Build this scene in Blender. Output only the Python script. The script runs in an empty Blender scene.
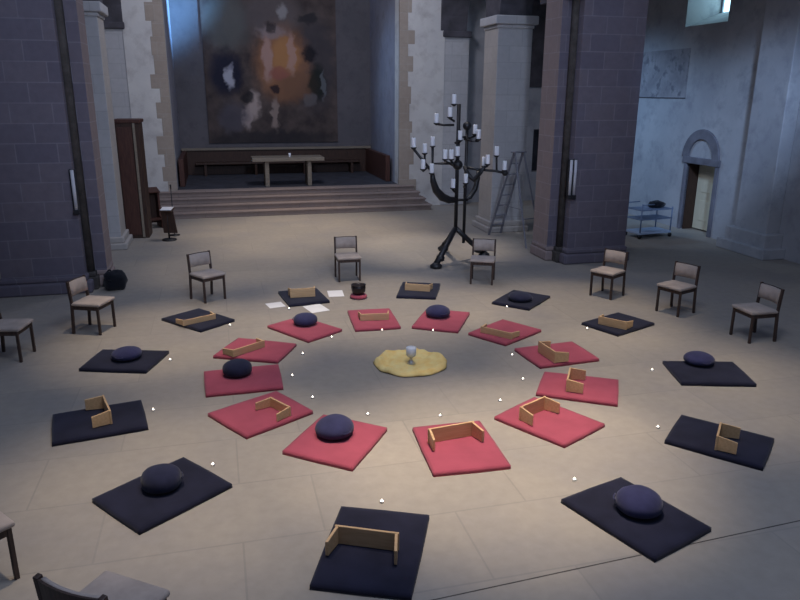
import bpy, math, random
from mathutils import Vector, Matrix, noise
PI = math.pi; R = math.radians
scene = bpy.context.scene
COL = scene.collection

# ------------------------------------------------------------------ survey of the place
# World: X across the nave, Y along it towards the chancel, origin in the middle of the rings of mats.
CAM = Vector((-2.145, -7.894, 3.3)); FPX = 702.33; PITCH = R(16.52); ROLL = R(0.303); YAW = R(-14.5)
CM = Matrix.Rotation(YAW, 3, 'Z') @ Matrix.Rotation(PI/2 - PITCH, 3, 'X') @ Matrix.Rotation(ROLL, 3, 'Z')
def ray(x, y): return CM @ Vector(((x-400)/FPX, -(y-300)/FPX, -1))
def W(x, y, z=0.0):
    d = ray(x, y); return CAM + d*((z-CAM.z)/d.z)
def WY(x, y, Y):
    d = ray(x, y); return CAM + d*((Y-CAM.y)/d.y)
def WX(x, y, X):
    d = ray(x, y); return CAM + d*((X-CAM.x)/d.x)

# ------------------------------------------------------------------ materials
def nt(name):
    m = bpy.data.materials.new(name); m.use_nodes = True
    n = m.node_tree; b = n.nodes['Principled BSDF']; return m, n, b
def mix(n, fac, a, b, blend='MIX'):
    k = n.nodes.new('ShaderNodeMix'); k.data_type = 'RGBA'; k.blend_type = blend
    for s, v in ((0, fac), (6, a), (7, b)):
        if hasattr(v, 'is_output'): n.links.new(v, k.inputs[s])
        elif s == 0: k.inputs[0].default_value = v
        else: k.inputs[s].default_value = (*v[:3], 1)
    return k.outputs[2]
def noise_node(n, vec, scale, detail=4, rough=.55):
    t = n.nodes.new('ShaderNodeTexNoise'); t.inputs['Scale'].default_value = scale
    t.inputs['Detail'].default_value = detail; t.inputs['Roughness'].default_value = rough
    if vec is not None: n.links.new(vec, t.inputs['Vector'])
    return t.outputs['Fac']
def maprange(n, v, a, b, c=0, d=1, smooth=False):
    k = n.nodes.new('ShaderNodeMapRange')
    if smooth: k.interpolation_type = 'SMOOTHSTEP'
    n.links.new(v, k.inputs[0])
    for i, q in enumerate((a, b, c, d)): k.inputs[i+1].default_value = q
    return k.outputs[0]
def bump(n, b, h, strength=.2, dist=.01):
    k = n.nodes.new('ShaderNodeBump'); k.inputs['Strength'].default_value = strength; k.inputs['Distance'].default_value = dist
    n.links.new(h, k.inputs['Height']); n.links.new(k.outputs[0], b.inputs['Normal'])
def coord(n, which='Object'):
    return n.nodes.new('ShaderNodeTexCoord').outputs[which]
def simple(name, c, rough=.7, var=.25, scale=8, metal=0, bmp=0, c2=None, spec=.3):
    m, n, b = nt(name); v = coord(n)
    f = maprange(n, noise_node(n, v, scale), .3, .7)
    a = [x*(1-var) for x in c]; z = c2 if c2 else [min(1, x*(1+var)) for x in c]
    n.links.new(mix(n, f, a, z), b.inputs['Base Color'])
    b.inputs['Roughness'].default_value = rough; b.inputs['Metallic'].default_value = metal
    b.inputs['Specular IOR Level'].default_value = spec
    if bmp: bump(n, b, noise_node(n, v, scale*6), bmp, .005)
    return m
def wood(name, c, c2, scale=6, rough=.5, stretch=(1, 12, 12)):
    m, n, b = nt(name); v = coord(n)
    mp = n.nodes.new('ShaderNodeMapping'); mp.inputs['Scale'].default_value = stretch; n.links.new(v, mp.inputs[0])
    f = maprange(n, noise_node(n, mp.outputs[0], scale, 5), .3, .7)
    n.links.new(mix(n, f, c, c2), b.inputs['Base Color']); b.inputs['Roughness'].default_value = rough
    b.inputs['Specular IOR Level'].default_value = .3
    bump(n, b, f, .08, .003); return m
def ashlar(name, c, c2, mortar, bw=.78, bh=.4, ms=.012, flat=False, patch=.35, pc=(.2, .18, .2), rough=.85, off=.5, mvis=1.0, seed=0.0):
    """coursed stone; blocks run round the corners (u = x + y), or lie flat on a floor"""
    m, n, b = nt(name); v = n.nodes.new('ShaderNodeNewGeometry').outputs['Position']
    sp = n.nodes.new('ShaderNodeSeparateXYZ'); n.links.new(v, sp.inputs[0])
    cb = n.nodes.new('ShaderNodeCombineXYZ')
    if flat:
        n.links.new(sp.outputs[0], cb.inputs[0]); n.links.new(sp.outputs[1], cb.inputs[1])
    else:
        ad = n.nodes.new('ShaderNodeMath'); n.links.new(sp.outputs[0], ad.inputs[0]); n.links.new(sp.outputs[1], ad.inputs[1])
        n.links.new(ad.outputs[0], cb.inputs[0]); n.links.new(sp.outputs[2], cb.inputs[1])
    mp = n.nodes.new('ShaderNodeMapping'); mp.inputs['Location'].default_value = (seed, seed*.37, 0); n.links.new(cb.outputs[0], mp.inputs[0])
    br = n.nodes.new('ShaderNodeTexBrick'); n.links.new(mp.outputs[0], br.inputs['Vector'])
    br.inputs['Scale'].default_value = 1; br.inputs['Brick Width'].default_value = bw; br.inputs['Row Height'].default_value = bh
    br.inputs['Mortar Size'].default_value = ms; br.inputs['Mortar Smooth'].default_value = .4; br.offset = off
    br.inputs['Color1'].default_value = (*c, 1); br.inputs['Color2'].default_value = (*c2, 1)
    br.inputs['Mortar'].default_value = (*[x*mvis + y*(1-mvis) for x, y in zip(mortar, c)], 1)
    f = maprange(n, noise_node(n, v, .9, 5), .42, .68, 0, patch)
    col = mix(n, f, br.outputs['Color'], pc)
    col = mix(n, maprange(n, noise_node(n, v, 9, 4), .3, .7, 0, .25), col, [x*.6 for x in c])
    n.links.new(col, b.inputs['Base Color']); b.inputs['Roughness'].default_value = rough
    b.inputs['Specular IOR Level'].default_value = .25
    bump(n, b, noise_node(n, v, 25, 3), .15, .01); return m
def plaster(name, c, c2, c3, scale=.8, rough=.9):
    m, n, b = nt(name); v = n.nodes.new('ShaderNodeNewGeometry').outputs['Position']
    f = maprange(n, noise_node(n, v, scale, 6, .6), .35, .65)
    g = maprange(n, noise_node(n, v, scale*3.1, 6, .65), .5, .72, 0, .7)
    n.links.new(mix(n, g, mix(n, f, c, c2), c3), b.inputs['Base Color'])
    b.inputs['Roughness'].default_value = rough; b.inputs['Specular IOR Level'].default_value = .2
    bump(n, b, noise_node(n, v, 14, 4), .2, .01); return m
def emit(name, c, s):
    m, n, b = nt(name); b.inputs['Base Color'].default_value = (*c, 1)
    b.inputs['Emission Color'].default_value = (*c, 1); b.inputs['Emission Strength'].default_value = s; return m
def fabric(name, c, var=.18, scale=5, rough=.95):
    m, n, b = nt(name); v = coord(n)
    f = maprange(n, noise_node(n, v, scale, 4), .3, .7)
    n.links.new(mix(n, f, [x*(1-var) for x in c], [x*(1+var) for x in c]), b.inputs['Base Color'])
    b.inputs['Roughness'].default_value = rough; b.inputs['Specular IOR Level'].default_value = .1
    b.inputs['Sheen Weight'].default_value = .15
    bump(n, b, noise_node(n, v, 180, 2), .25, .002); return m

MT = dict(
    floor=ashlar('floor_stone', (.33, .295, .25), (.37, .325, .27), (.22, .2, .18), bw=1.7, bh=.86, ms=.010, flat=True, patch=.55, pc=(.27, .25, .24), rough=.7, off=.37, mvis=.28, seed=1.51),
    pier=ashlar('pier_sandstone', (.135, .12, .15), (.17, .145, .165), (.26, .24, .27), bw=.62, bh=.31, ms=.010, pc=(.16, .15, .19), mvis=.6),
    pierlit=ashlar('pier_lit_stone', (.33, .255, .235), (.29, .23, .22), (.38, .33, .32), bw=.62, bh=.31, ms=.010, pc=(.26, .21, .21), mvis=.8),  # pier stone with the warm nave light put into its colour
    groovedark=simple('groove_dark_stone', (.075, .066, .06), .9, .3),  # dark shaft stone, shade of the pier groove put into the colour
    pale=ashlar('pillar_lit_stone', (.48, .44, .40), (.44, .405, .37), (.38, .35, .32), bw=.6, bh=.36, ms=.01, pc=(.28, .27, .27), mvis=.6),  # pillar stone tinted for the warm light from the nave
    greystone=ashlar('grey_stone', (.50, .49, .485), (.45, .44, .44), (.34, .33, .33), bw=.6, bh=.36, pc=(.38, .38, .40), mvis=.6),
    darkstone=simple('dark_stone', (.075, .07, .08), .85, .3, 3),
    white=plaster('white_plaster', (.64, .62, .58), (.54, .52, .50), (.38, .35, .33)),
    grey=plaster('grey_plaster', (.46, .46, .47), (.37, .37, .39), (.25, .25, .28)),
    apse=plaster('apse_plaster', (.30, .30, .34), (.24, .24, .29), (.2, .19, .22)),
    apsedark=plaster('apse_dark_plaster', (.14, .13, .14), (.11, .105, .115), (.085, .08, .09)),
    archstone=simple('arch_stone', (.17, .165, .19), .9, .25, 3),
    quoin=ashlar('quoin_stone', (.37, .31, .255), (.40, .34, .285), (.41, .36, .31), bw=.9, bh=.45, pc=(.28, .22, .18)),
    step=ashlar('step_stone', (.30, .235, .205), (.33, .26, .225), (.22, .18, .165), bw=1.4, bh=.6, ms=.008, pc=(.19, .16, .16)),
    carpet=simple('dark_carpet', (.05, .05, .06), .95, .25, 3),
    vault=simple('vault_plaster', (.2, .2, .22), .9, .2, 1),
    darkwood=wood('dark_oak', (.035, .02, .015), (.075, .038, .024), 4, .5, (10, 10, 1)),
    redwood=wood('red_brown_wood', (.052, .021, .016), (.098, .041, .028), 4, .5, (10, 10, 1)),
    altar=wood('altar_wood', (.2, .165, .125), (.27, .225, .17), 4, .5, (1, 10, 10)),
    chairwood=wood('chair_wood', (.045, .03, .026), (.085, .055, .042), 5, .45, (8, 8, 1)),
    beige=fabric('beige_upholstery', (.42, .35, .30)),
    bench=wood('pine', (.56, .35, .175), (.68, .46, .25), 5, .5, (1, 9, 9)),
    red=fabric('red_cotton', (.34, .068, .10), .10, 4),
    navy=fabric('navy_cotton', (.015, .0155, .031), .25, 4),
    blue=fabric('blue_cotton', (.036, .037, .09), .2, 6),
    bluedark=fabric('dark_blue_cotton', (.022, .024, .05), .2, 6),
    yellow=simple('yellow_cloth', (.92, .76, .34), .95, .03, 7, c2=(.88, .60, .20)),
    paper=simple('paper', (.8, .79, .78), .9, .04, 2),
    black=simple('black_iron', (.012, .012, .014), .45, .3, 10, 0, .05, spec=.5),
    blackcloth=fabric('black_nylon', (.010, .011, .016), .3, 6, .7),
    bowlblack=simple('bowl_metal', (.018, .012, .012), .35, .3, 10, .3, spec=.5),
    wax=simple('white_wax', (.9, .9, .92), .5, .05, 5),
    wick=simple('wick', (.03, .03, .03), .9),
    tin=simple('tin', (.6, .6, .6), .35, .1, 5, .8),
    flame=emit('flame', (1, .86, .68), 7),
    alu=simple('ladder_aluminium', (.22, .22, .25), .5, .15, 6, .3),
    tube=simple('lamp_glass', (.55, .54, .57), .4, .06, 4),
    blusteel=simple('blue_grey_steel', (.2, .26, .38), .5, .2, 5, .3),
    shelf=simple('pale_blue_shelf', (.42, .52, .66), .5, .1, 4),
    door=wood('yellow_door_paint', (.74, .69, .50), (.80, .75, .56), 3, .6, (8, 8, 1)),
    pane=emit('window_daylight', (.48, .82, 1), 3.2),
    winframe=simple('window_frame', (.3, .33, .38), .6),
)
# clear glass for the jar
m, n, b = nt('jar_glass'); b.inputs['Base Color'].default_value = (.85, .88, .92, 1); b.inputs['Roughness'].default_value = .35
b.inputs['Transmission Weight'].default_value = .25; MT['glass'] = m

# ------------------------------------------------------------------ mesh helpers
class MB:
    def __init__(s): s.v = []; s.f = []
    def add(s, vs, fs):
        k = len(s.v); s.v += [Vector(p) for p in vs]; s.f += [tuple(i+k for i in f) for f in fs]; return s
    def box(s, c, d, rot=None):
        x, y, z = (q/2 for q in d); c = Vector(c)
        vs = [Vector((i*x, j*y, k*z)) for k in (-1, 1) for j in (-1, 1) for i in (-1, 1)]
        if rot is not None: vs = [rot @ q for q in vs]
        return s.add([c+q for q in vs], [(0,2,3,1),(4,5,7,6),(0,1,5,4),(2,6,7,3),(0,4,6,2),(1,3,7,5)])
    def bounds(s, a, b):
        a = Vector(a); b = Vector(b); return s.box((a+b)/2, b-a)
    def bar(s, a, b, w, t, up=(0, 0, 1)):
        a = Vector(a); b = Vector(b); d = b-a; z = d.normalized(); x = Vector(up).cross(z)
        if x.length < 1e-4: x = Vector((1, 0, 0)).cross(z)
        x.normalize(); y = z.cross(x)
        return s.box((a+b)/2, (w, t, d.length), Matrix((x, y, z)).transposed())
    def tube(s, pts, r, seg=10):
        pts = [Vector(p) for p in pts]; rs = r if isinstance(r, (list, tuple)) else [r]*len(pts); vs = []; fs = []; up = None
        for i, p in enumerate(pts):
            d = (pts[min(i+1, len(pts)-1)] - pts[max(i-1, 0)]).normalized()
            if up is None: up = Vector((0, 0, 1)) if abs(d.z) < .9 else Vector((1, 0, 0))
            x = up.cross(d).normalized(); y = d.cross(x); up = y if abs(d.dot(y)) < .5 else up
            vs += [p + (x*math.cos(2*PI*k/seg) + y*math.sin(2*PI*k/seg))*rs[i] for k in range(seg)]
        for i in range(len(pts)-1):
            for k in range(seg):
                a = i*seg+k; b2 = i*seg+(k+1) % seg; fs.append((a, b2, b2+seg, a+seg))
        fs.append(tuple(range(seg-1, -1, -1))); q = (len(pts)-1)*seg; fs.append(tuple(range(q, q+seg)))
        return s.add(vs, fs)
    def lathe(s, prof, c=(0, 0, 0), seg=24, fn=None):
        c = Vector(c); vs = []; fs = []
        for (r, z) in prof:
            for k in range(seg):
                a = 2*PI*k/seg; p = Vector((r*math.cos(a), r*math.sin(a), z))
                vs.append(c + (fn(p, a) if fn else p))
        for i in range(len(prof)-1):
            for k in range(seg):
                a = i*seg+k; b2 = i*seg+(k+1) % seg; fs.append((a, b2, b2+seg, a+seg))
        fs.append(tuple(range(seg-1, -1, -1))); q = (len(prof)-1)*seg; fs.append(tuple(range(q, q+seg)))
        return s.add(vs, fs)
    def prism(s, poly, axis, a, b):
        """poly = 2D outline, extruded along axis from a to b"""
        def P(u, v, w): return {'X': (w, u, v), 'Y': (u, w, v), 'Z': (u, v, w)}[axis]
        n_ = len(poly); vs = [P(u, v, a) for u, v in poly] + [P(u, v, b) for u, v in poly]
        fs = [tuple(range(n_)), tuple(range(2*n_-1, n_-1, -1))] + [(i, i+n_, (i+1) % n_+n_, (i+1) % n_) for i in range(n_)]
        return s.add(vs, fs)
    def build(s, name, mat, parent=None, smooth=False, bevel=0, seg=2, loc=None):
        me = bpy.data.meshes.new(name); me.from_pydata([tuple(p) for p in s.v], [], s.f); me.update()
        import bmesh
        bm = bmesh.new(); bm.from_mesh(me); bmesh.ops.recalc_face_normals(bm, faces=bm.faces); bm.to_mesh(me); bm.free()
        o = bpy.data.objects.new(name, me); COL.objects.link(o)
        if isinstance(mat, (list, tuple)):
            for q in mat: me.materials.append(q)
        else: me.materials.append(mat)
        if smooth:
            for p in me.polygons: p.use_smooth = True
        if bevel:
            k = o.modifiers.new('edge', 'BEVEL'); k.width = bevel; k.segments = seg; k.limit_method = 'ANGLE'; k.angle_limit = R(40)
        if parent is not None: o.parent = parent
        if loc is not None: o.location = loc
        return o
def tag(o, label=None, cat=None, group=None, kind=None):
    if label: o['label'] = label
    if cat: o['category'] = cat
    if group: o['group'] = group
    if kind: o['kind'] = kind
    return o
def empty(name, loc=(0, 0, 0), rz=0):
    o = bpy.data.objects.new(name, None); COL.objects.link(o); o.location = loc; o.rotation_euler = (0, 0, rz); o.empty_display_size = .1
    return o
def copy_tree(o, parent=None):
    c = o.copy(); COL.objects.link(c)
    if parent is not None: c.parent = parent
    for ch in list(o.children): copy_tree(ch, c)
    return c
def struct(o): o['kind'] = 'structure'; return o

# ------------------------------------------------------------------ the church
struct(MB().bounds((-12, -12.5, -.2), (12, 13.3, 0)).build('floor', MT['floor']))
struct(MB().box((1.2, -3.985, .0005), (9.0, .009, .003), Matrix.Rotation(R(3), 3, 'Z')).build('trim_7', MT['groovedark']))
# chancel platform and its four steps
st = MB()
for k, (y, xa, xb) in enumerate(((11.60, -3.95, 3.86), (11.83, -3.9, 3.74), (12.06, -3.85, 3.62), (12.29, -3.8, 3.5))):
    st.bounds((xa+.03, y+.035, .16*k), (xb-.03, 12.75, .16*k+.12)); st.bounds((xa, y, .16*k+.115), (xb, 12.75, .16*(k+1)))
struct(st.build('steps', MT['step'], bevel=.012))
struct(MB().bounds((-3.8, 12.7, 0), (3.6, 17.2, .645)).build('floor_chancel', MT['carpet']))

YC = 12.45   # west face of the chancel wall
NL, NR = -4.12, 4.25   # nave faces
CL, CR = -3.25, 3.08   # chancel opening
def wall_piece(name, a, b, mat): return struct(MB().bounds(a, b).build(name, mat))
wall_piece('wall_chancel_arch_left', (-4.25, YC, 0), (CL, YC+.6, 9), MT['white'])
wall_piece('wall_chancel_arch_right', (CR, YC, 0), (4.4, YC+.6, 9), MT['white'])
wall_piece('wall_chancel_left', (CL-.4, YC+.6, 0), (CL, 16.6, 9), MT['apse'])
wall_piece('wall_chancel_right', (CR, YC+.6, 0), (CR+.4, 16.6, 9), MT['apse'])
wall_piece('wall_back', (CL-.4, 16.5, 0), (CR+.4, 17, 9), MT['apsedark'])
wall_piece('ceiling_chancel', (CL-.4, YC, 9), (CR+.4, 17, 9.2), MT['vault'])
# quoins at the corners of the chancel opening
for i, (x, s) in enumerate(((CL, -1), (CR, 1))):
    q = MB(); z = .66 if s > 0 else .3; k = 0; rng = random.Random(4+i)
    q.bounds((min(x-.03*s, x+.5*s), YC-.06, 0), (max(x-.03*s, x+.5*s), YC+.1, .8 if s > 0 else .55))
    z = .8 if s > 0 else .55
    while z < 8.8:
        h = rng.uniform(.32, .5); w = (.38 if k % 2 else .27)+rng.uniform(-.06, .06)
        q.bounds((min(x-.012*s, x+w*s), YC-.006, z), (max(x-.012*s, x+w*s), YC+.12, z+h)); z += h; k += 1
    struct(q.build('trim_%d' % (i+1), MT['quoin'], bevel=.008))
# responds and arcade walls: piers carry round arches, the soffits spring at 4.95 m
def arcade(name, x0, x1, mat):
    spans = ((5.95, 8.05), (8.9, YC)); spring = 4.97; top = 9
    poly = [(YC+.6, spring), (YC+.6, top), (4.6, top), (4.6, spring)]
    for a, b in spans:
        c = (a+b)/2; r = (b-a)/2
        poly += [(c - r*math.cos(PI*k/14), spring + r*math.sin(PI*k/14)) for k in range(15)]
    return struct(MB().prism(poly, 'X', x0, x1).build(name, mat))
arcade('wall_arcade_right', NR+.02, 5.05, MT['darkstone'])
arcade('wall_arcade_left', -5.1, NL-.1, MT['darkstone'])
def respond(x0, x1):
    o = MB().bounds((x0, YC+.02, 0), (x1, YC+.6, 4.97)).build('pillar_respond', MT['greystone'], bevel=.01)
    MB().bounds((x0-.06, YC-.06, 4.80), (x1+.06, YC+.62, 4.97)).build('impost', MT['darkstone'], o, bevel=.03)
    MB().bounds((x0-.05, YC-.06, 0), (x1+.05, YC+.62, .3)).build('base', MT['greystone'], o, bevel=.02)
    return struct(o)
respond(4.4, 5.15); respond(-5.1, -4.25)
# the pale square pillars half way
def square_pillar(x0, x1, side):
    o = MB().bounds((x0, 8.05, .25), (x1, 8.9, 4.7)).build('square_pillar', [MT['greystone'], MT['pale']], bevel=.012)
    for p in o.data.polygons:
        if p.normal.x*side < -.5: p.material_index = 1     # nave face, warm light put into the ashlar colour
    im = MB()
    im.bounds((x0-.03, 8.02, 4.7), (x1+.03, 8.93, 4.78)); im.bounds((x0-.1, 7.95, 4.78), (x1+.1, 9.0, 4.97))
    im.build('impost', MT['greystone'], o, bevel=.025)
    ba = MB(); ba.bounds((x0-.12, 7.93, 0), (x1+.12, 9.02, .14)); ba.bounds((x0-.06, 7.99, .14), (x1+.06, 8.96, .27))
    ba.build('base', MT['pale'], o, bevel=.025)
    o['label'] = 'pale square stone pillar %s' % ('behind the stepladder' if side > 0 else 'in front of the tall cabinet, behind the dark pier')
    o['category'] = 'pillar'
    return struct(o)
square_pillar(4.25, 5.1, 1); square_pillar(-5.12, -4.24, -1)
# the two big compound piers
def compound_pier(s, xc, xi, label):
    """s = +1 right / -1 left; xc = nave-side edge of the core, xi = face of the slimmer pilaster towards the nave"""
    def B(mb, xa, xb, ya, yb, za, zb): return mb.bounds((min(xa, xb), ya, za), (max(xa, xb), yb, zb))
    core = MB(); B(core, xc, xc+1.3*s, 4.6, 5.95, .28, 9); o = core.build('compound_pier', MT['pier'], bevel=.01)
    pl = MB(); B(pl, xi, xi+.2*s, 4.93, 5.62, .28, 9); p = pl.build('pilaster', [MT['pier'], MT['pierlit']], o, bevel=.01)
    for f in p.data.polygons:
        if f.normal.x*s < -.5: f.material_index = 1  # side towards the nave: warm light painted in
    wb = MB(); B(wb, xi+.15*s, xc+.05*s, 5.12, 5.6, .28, 9); wb.build('web', MT['groovedark'], o)  # back of the groove, its shade put into the dark colour
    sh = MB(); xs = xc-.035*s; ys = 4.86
    sh.tube([(xs, ys, .28), (xs, ys, 9)], .075, 14); sh.build('shaft', MT['groovedark'], o, True)
    b1 = MB(); B(b1, xc-.1*s, xc+1.37*s, 4.5, 6.05, 0, .2); B(b1, xc-.03*s, xc+1.33*s, 4.55, 6.0, .2, .3)
    b1.build('core_plinth', MT['pier'], o, bevel=.03)
    b2 = MB(); B(b2, xi-.03*s, xc, 4.9, 5.66, 0, .2); B(b2, xi-.012*s, xc, 4.92, 5.63, .2, .3); b2.build('pilaster_plinth', MT['pierlit'], o, bevel=.03)
    b3 = MB(); B(b3, xs-.13, xs+.13, 4.70, 4.98, 0, .22); B(b3, xs-.1, xs+.1, 4.75, 4.96, .22, .3); b3.build('shaft_base', MT['groovedark'], o, bevel=.02)
    o['label'] = label; o['category'] = 'pillar'
    return struct(o)
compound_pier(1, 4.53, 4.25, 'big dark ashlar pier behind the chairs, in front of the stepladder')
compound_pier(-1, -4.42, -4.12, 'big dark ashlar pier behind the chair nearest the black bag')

# lamps on the piers
def pier_light(x, y, z0, z1, n, label):
    o = empty('wall_light', (x, y, (z0+z1)/2)); h = (z1-z0)/2
    w = .07*n+.03
    MB().bounds((-w/2, .0, -h), (w/2, .05, h)).build('housing', MT['black'], o, bevel=.01)
    for k in range(n):
        xx = (k-(n-1)/2)*.09
        MB().tube([(xx, -.02, -h+.06), (xx, -.02, h-.01)], .028, 12).build('tube', MT['tube'], o, True)
    MB().bounds((-w/2, -.06, -h-.02), (w/2, .05, -h+.06)).build('end_cap', MT['black'], o, bevel=.01)
    tag(o, label, 'lamp', 'tube lamps on the piers')
pier_light(-4.42, 4.545, 1.36, 2.07, 1, 'slim single-tube wall light in the groove of the dark pier by the black bag')
pier_light(4.50, 4.545, 1.33, 2.07, 2, 'twin-tube wall light in the groove of the dark pier before the stepladder')

# right aisle: wall with doorway and splayed window
XR = 9.15; TW = 1.1
DY0, DY1, DZ = 6.35, 7.4, 1.7
WY0, WY1, WZ0, WZ1 = 6.6, 8.12, 4.85, 6.6
w = MB()
w.bounds((XR, -12, 0), (XR+TW, DY0, 4.6)); w.bounds((XR, DY0, DZ), (XR+TW, DY1, 4.6)); w.bounds((XR, DY1, 0), (XR+TW, 13.2, 4.6))
w.bounds((XR, -12, 4.6), (XR+TW, WY0, 6.8)); w.bounds((XR, WY1, 4.6), (XR+TW, 13.2, 6.8)); w.bounds((XR, WY0, WZ1), (XR+TW, WY1, 6.8))
w.prism([(XR, 4.6), (XR+TW, 4.6), (XR+TW, 5.25), (XR, WZ0)], 'Y', WY0, WY1)      # sloping sill
struct(w.build('wall_right', MT['grey']))
wn = MB().bounds((XR+TW-.12, WY0, 5.1), (XR+TW-.1, WY1, WZ1)).build('window_1', MT['pane']); struct(wn)
fr = MB()
for y in (WY0+.03, (WY0+WY1)/2, WY1-.03): fr.bounds((XR+TW-.16, y-.03, 5.1), (XR+TW-.12, y+.03, WZ1))
fr.build('window_frame', MT['winframe'], wn)
# pilaster on the aisle wall
pz = MB(); pz.bounds((8.82, 4.15, .0), (XR, 5.1, 6.8)); pz.bounds((8.7, 4.02, 0), (XR, 5.22, .5)); pz.bounds((8.6, 3.9, 0), (XR, 5.34, .22))
struct(pz.build('wall_right_pilaster', MT['grey'], bevel=.02))
# door: recess back, leaf, arch
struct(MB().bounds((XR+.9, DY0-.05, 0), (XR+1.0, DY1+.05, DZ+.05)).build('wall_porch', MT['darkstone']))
dr = MB().box((0, -.5, DZ/2-.02), (.06, 1.0, DZ-.06)).build('door_1', MT['door'], bevel=.008)
dr.location = (XR+.34, DY1-.04, .02); dr.rotation_euler = (0, 0, R(3)); struct(dr)
pn = MB()
for z in (.48, 1.18): pn.box((-.035, -.5, z), (.012, .7, .5))
pn.build('door_panel', MT['door'], dr, bevel=.006)
MB().box((-.05, -.92, .9), (.04, .03, .12)).build('door_handle', MT['black'], dr, bevel=.006)
def arch_ring(r0, r1, yc, z0, k=18):
    return [(yc+r1*math.cos(PI*i/k), z0+r1*math.sin(PI*i/k)) for i in range(k+1)] + [(yc+r0*math.cos(PI*i/k), z0+r0*math.sin(PI*i/k)) for i in range(k, -1, -1)]
struct(MB().bounds((XR+.05, DY1-.025, 0), (XR+.9, DY1+.002, DZ)).build('trim_6', MT['darkwood']))
YD = (DY0+DY1)/2+.06
a = MB(); a.prism(arch_ring(.44, .68, YD, DZ+.1), 'X', XR-.05, XR+.12)
a.bounds((XR-.06, DY0-.14, DZ-.05), (XR+.12, DY1+.16, DZ+.11)); a.bounds((XR-.04, DY0-.12, 0), (XR+.12, DY0, DZ-.05)); a.bounds((XR-.04, DY1, 0), (XR+.12, DY1+.1, DZ-.05))
struct(a.build('trim_3', MT['archstone'], bevel=.015))
t = MB(); t.prism([(YD+.42*math.cos(PI*i/16), DZ+.1+.42*math.sin(PI*i/16)) for i in range(17)], 'X', XR-.005, XR+.02)
struct(t.build('trim_4', MT['grey']))
# end wall of the right aisle with a dark arched doorway, and the left aisle
e = MB(); e.bounds((5.1, YC+.3, 0), (7.45, YC+.8, 6.8)); e.bounds((8.15, YC+.3, 0), (XR, YC+.8, 6.8)); e.bounds((7.45, YC+.3, 2.2), (8.15, YC+.8, 6.8)); e.bounds((7.45, YC+.3, 0), (8.15, YC+.8, .9))
struct(e.build('wall_aisle_end_right', MT['grey']))
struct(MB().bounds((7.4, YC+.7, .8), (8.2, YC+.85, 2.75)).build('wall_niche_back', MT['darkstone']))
struct(MB().bounds((7.0, YC+.26, 3.45), (8.6, YC+.34, 6.0)).build('trim_5', MT['darkstone'], bevel=.02))  # dark slab added for the darkness of an opening, no recess modelled
wall_piece('wall_left', (-9.4, -12, 0), (-9, 13.2, 6.8), MT['grey'])
wall_piece('wall_front', (-9.4, -12.4, 0), (XR+TW, -12, 8.5), MT['greystone'])
wall_piece('wall_aisle_end_left', (-9, YC+.3, 0), (-5.0, YC+.8, 6.8), MT['grey'])
wall_piece('ceiling_aisle_right', (5.05, -2, 6.8), (10.3, 13.2, 7.0), MT['vault'])
wall_piece('ceiling_aisle_left', (-9.4, -2, 6.8), (-5.1, 13.2, 7.0), MT['vault'])

# faded wall painting in the aisle
m, n, b = nt('faded_paint'); v = coord(n)
f = maprange(n, noise_node(n, v, 2.4, 5), .35, .65); g = maprange(n, noise_node(n, v, 4.5, 4), .52, .66)
n.links.new(mix(n, g, mix(n, f, (.24, .23, .25), (.36, .345, .36)), (.17, .165, .19)), b.inputs['Base Color']); b.inputs['Roughness'].default_value = .9
pt = MB().bounds((.016, -1.05, -.58), (.022, 1.05, .58)).build('wall_painting', m); pt.location = (XR-.022, 8.85, 3.77)
MB().bounds((.010, -1.05, -.6), (.022, 1.05, -.575)).build('border', MT['darkstone'], pt)
tag(pt, 'faded dark rectangle of old wall painting high on the aisle wall above the steel cart', 'painting')

# the great mural at the back of the chancel
m, n, b = nt('mural_paint'); v = coord(n)
ds = n.nodes.new('ShaderNodeTexNoise'); ds.inputs['Scale'].default_value = 3.2; ds.inputs['Detail'].default_value = 4; n.links.new(v, ds.inputs['Vector'])
sb = n.nodes.new('ShaderNodeVectorMath'); sb.operation = 'SUBTRACT'; n.links.new(ds.outputs['Color'], sb.inputs[0]); sb.inputs[1].default_value = (.5, .5, .5)
sc = n.nodes.new('ShaderNodeVectorMath'); sc.operation = 'SCALE'; n.links.new(sb.outputs[0], sc.inputs[0]); sc.inputs['Scale'].default_value = .42
pp = n.nodes.new('ShaderNodeVectorMath'); pp.operation = 'ADD'; n.links.new(v, pp.inputs[0]); n.links.new(sc.outputs[0], pp.inputs[1]); P = pp.outputs[0]
col = mix(n, maprange(n, noise_node(n, v, 1.6, 6), .35, .65), (.055, .043, .042), (.12, .092, .082))
ctr = WY(270.5, 71, 16.45)
def blob(col, px, py, rx, ry, c, a=1.0):
    p = WY(160+px/4, py/4, 16.45); k = 22.5/24.6*.0303*1.06
    s1 = n.nodes.new('ShaderNodeVectorMath'); s1.operation = 'SUBTRACT'; n.links.new(P, s1.inputs[0]); s1.inputs[1].default_value = (p.x-ctr.x, 0, p.z-ctr.z)
    s2 = n.nodes.new('ShaderNodeVectorMath'); s2.operation = 'MULTIPLY'; n.links.new(s1.outputs[0], s2.inputs[0])
    s2.inputs[1].default_value = (1/(rx*.0083), 0, 1/(ry*.0083))
    s3 = n.nodes.new('ShaderNodeVectorMath'); s3.operation = 'LENGTH'; n.links.new(s2.outputs[0], s3.inputs[0])
    return mix(n, maprange(n, s3.outputs['Value'], 1.2, .55, 0, a, True), col, [q*1.35 for q in c])
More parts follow.
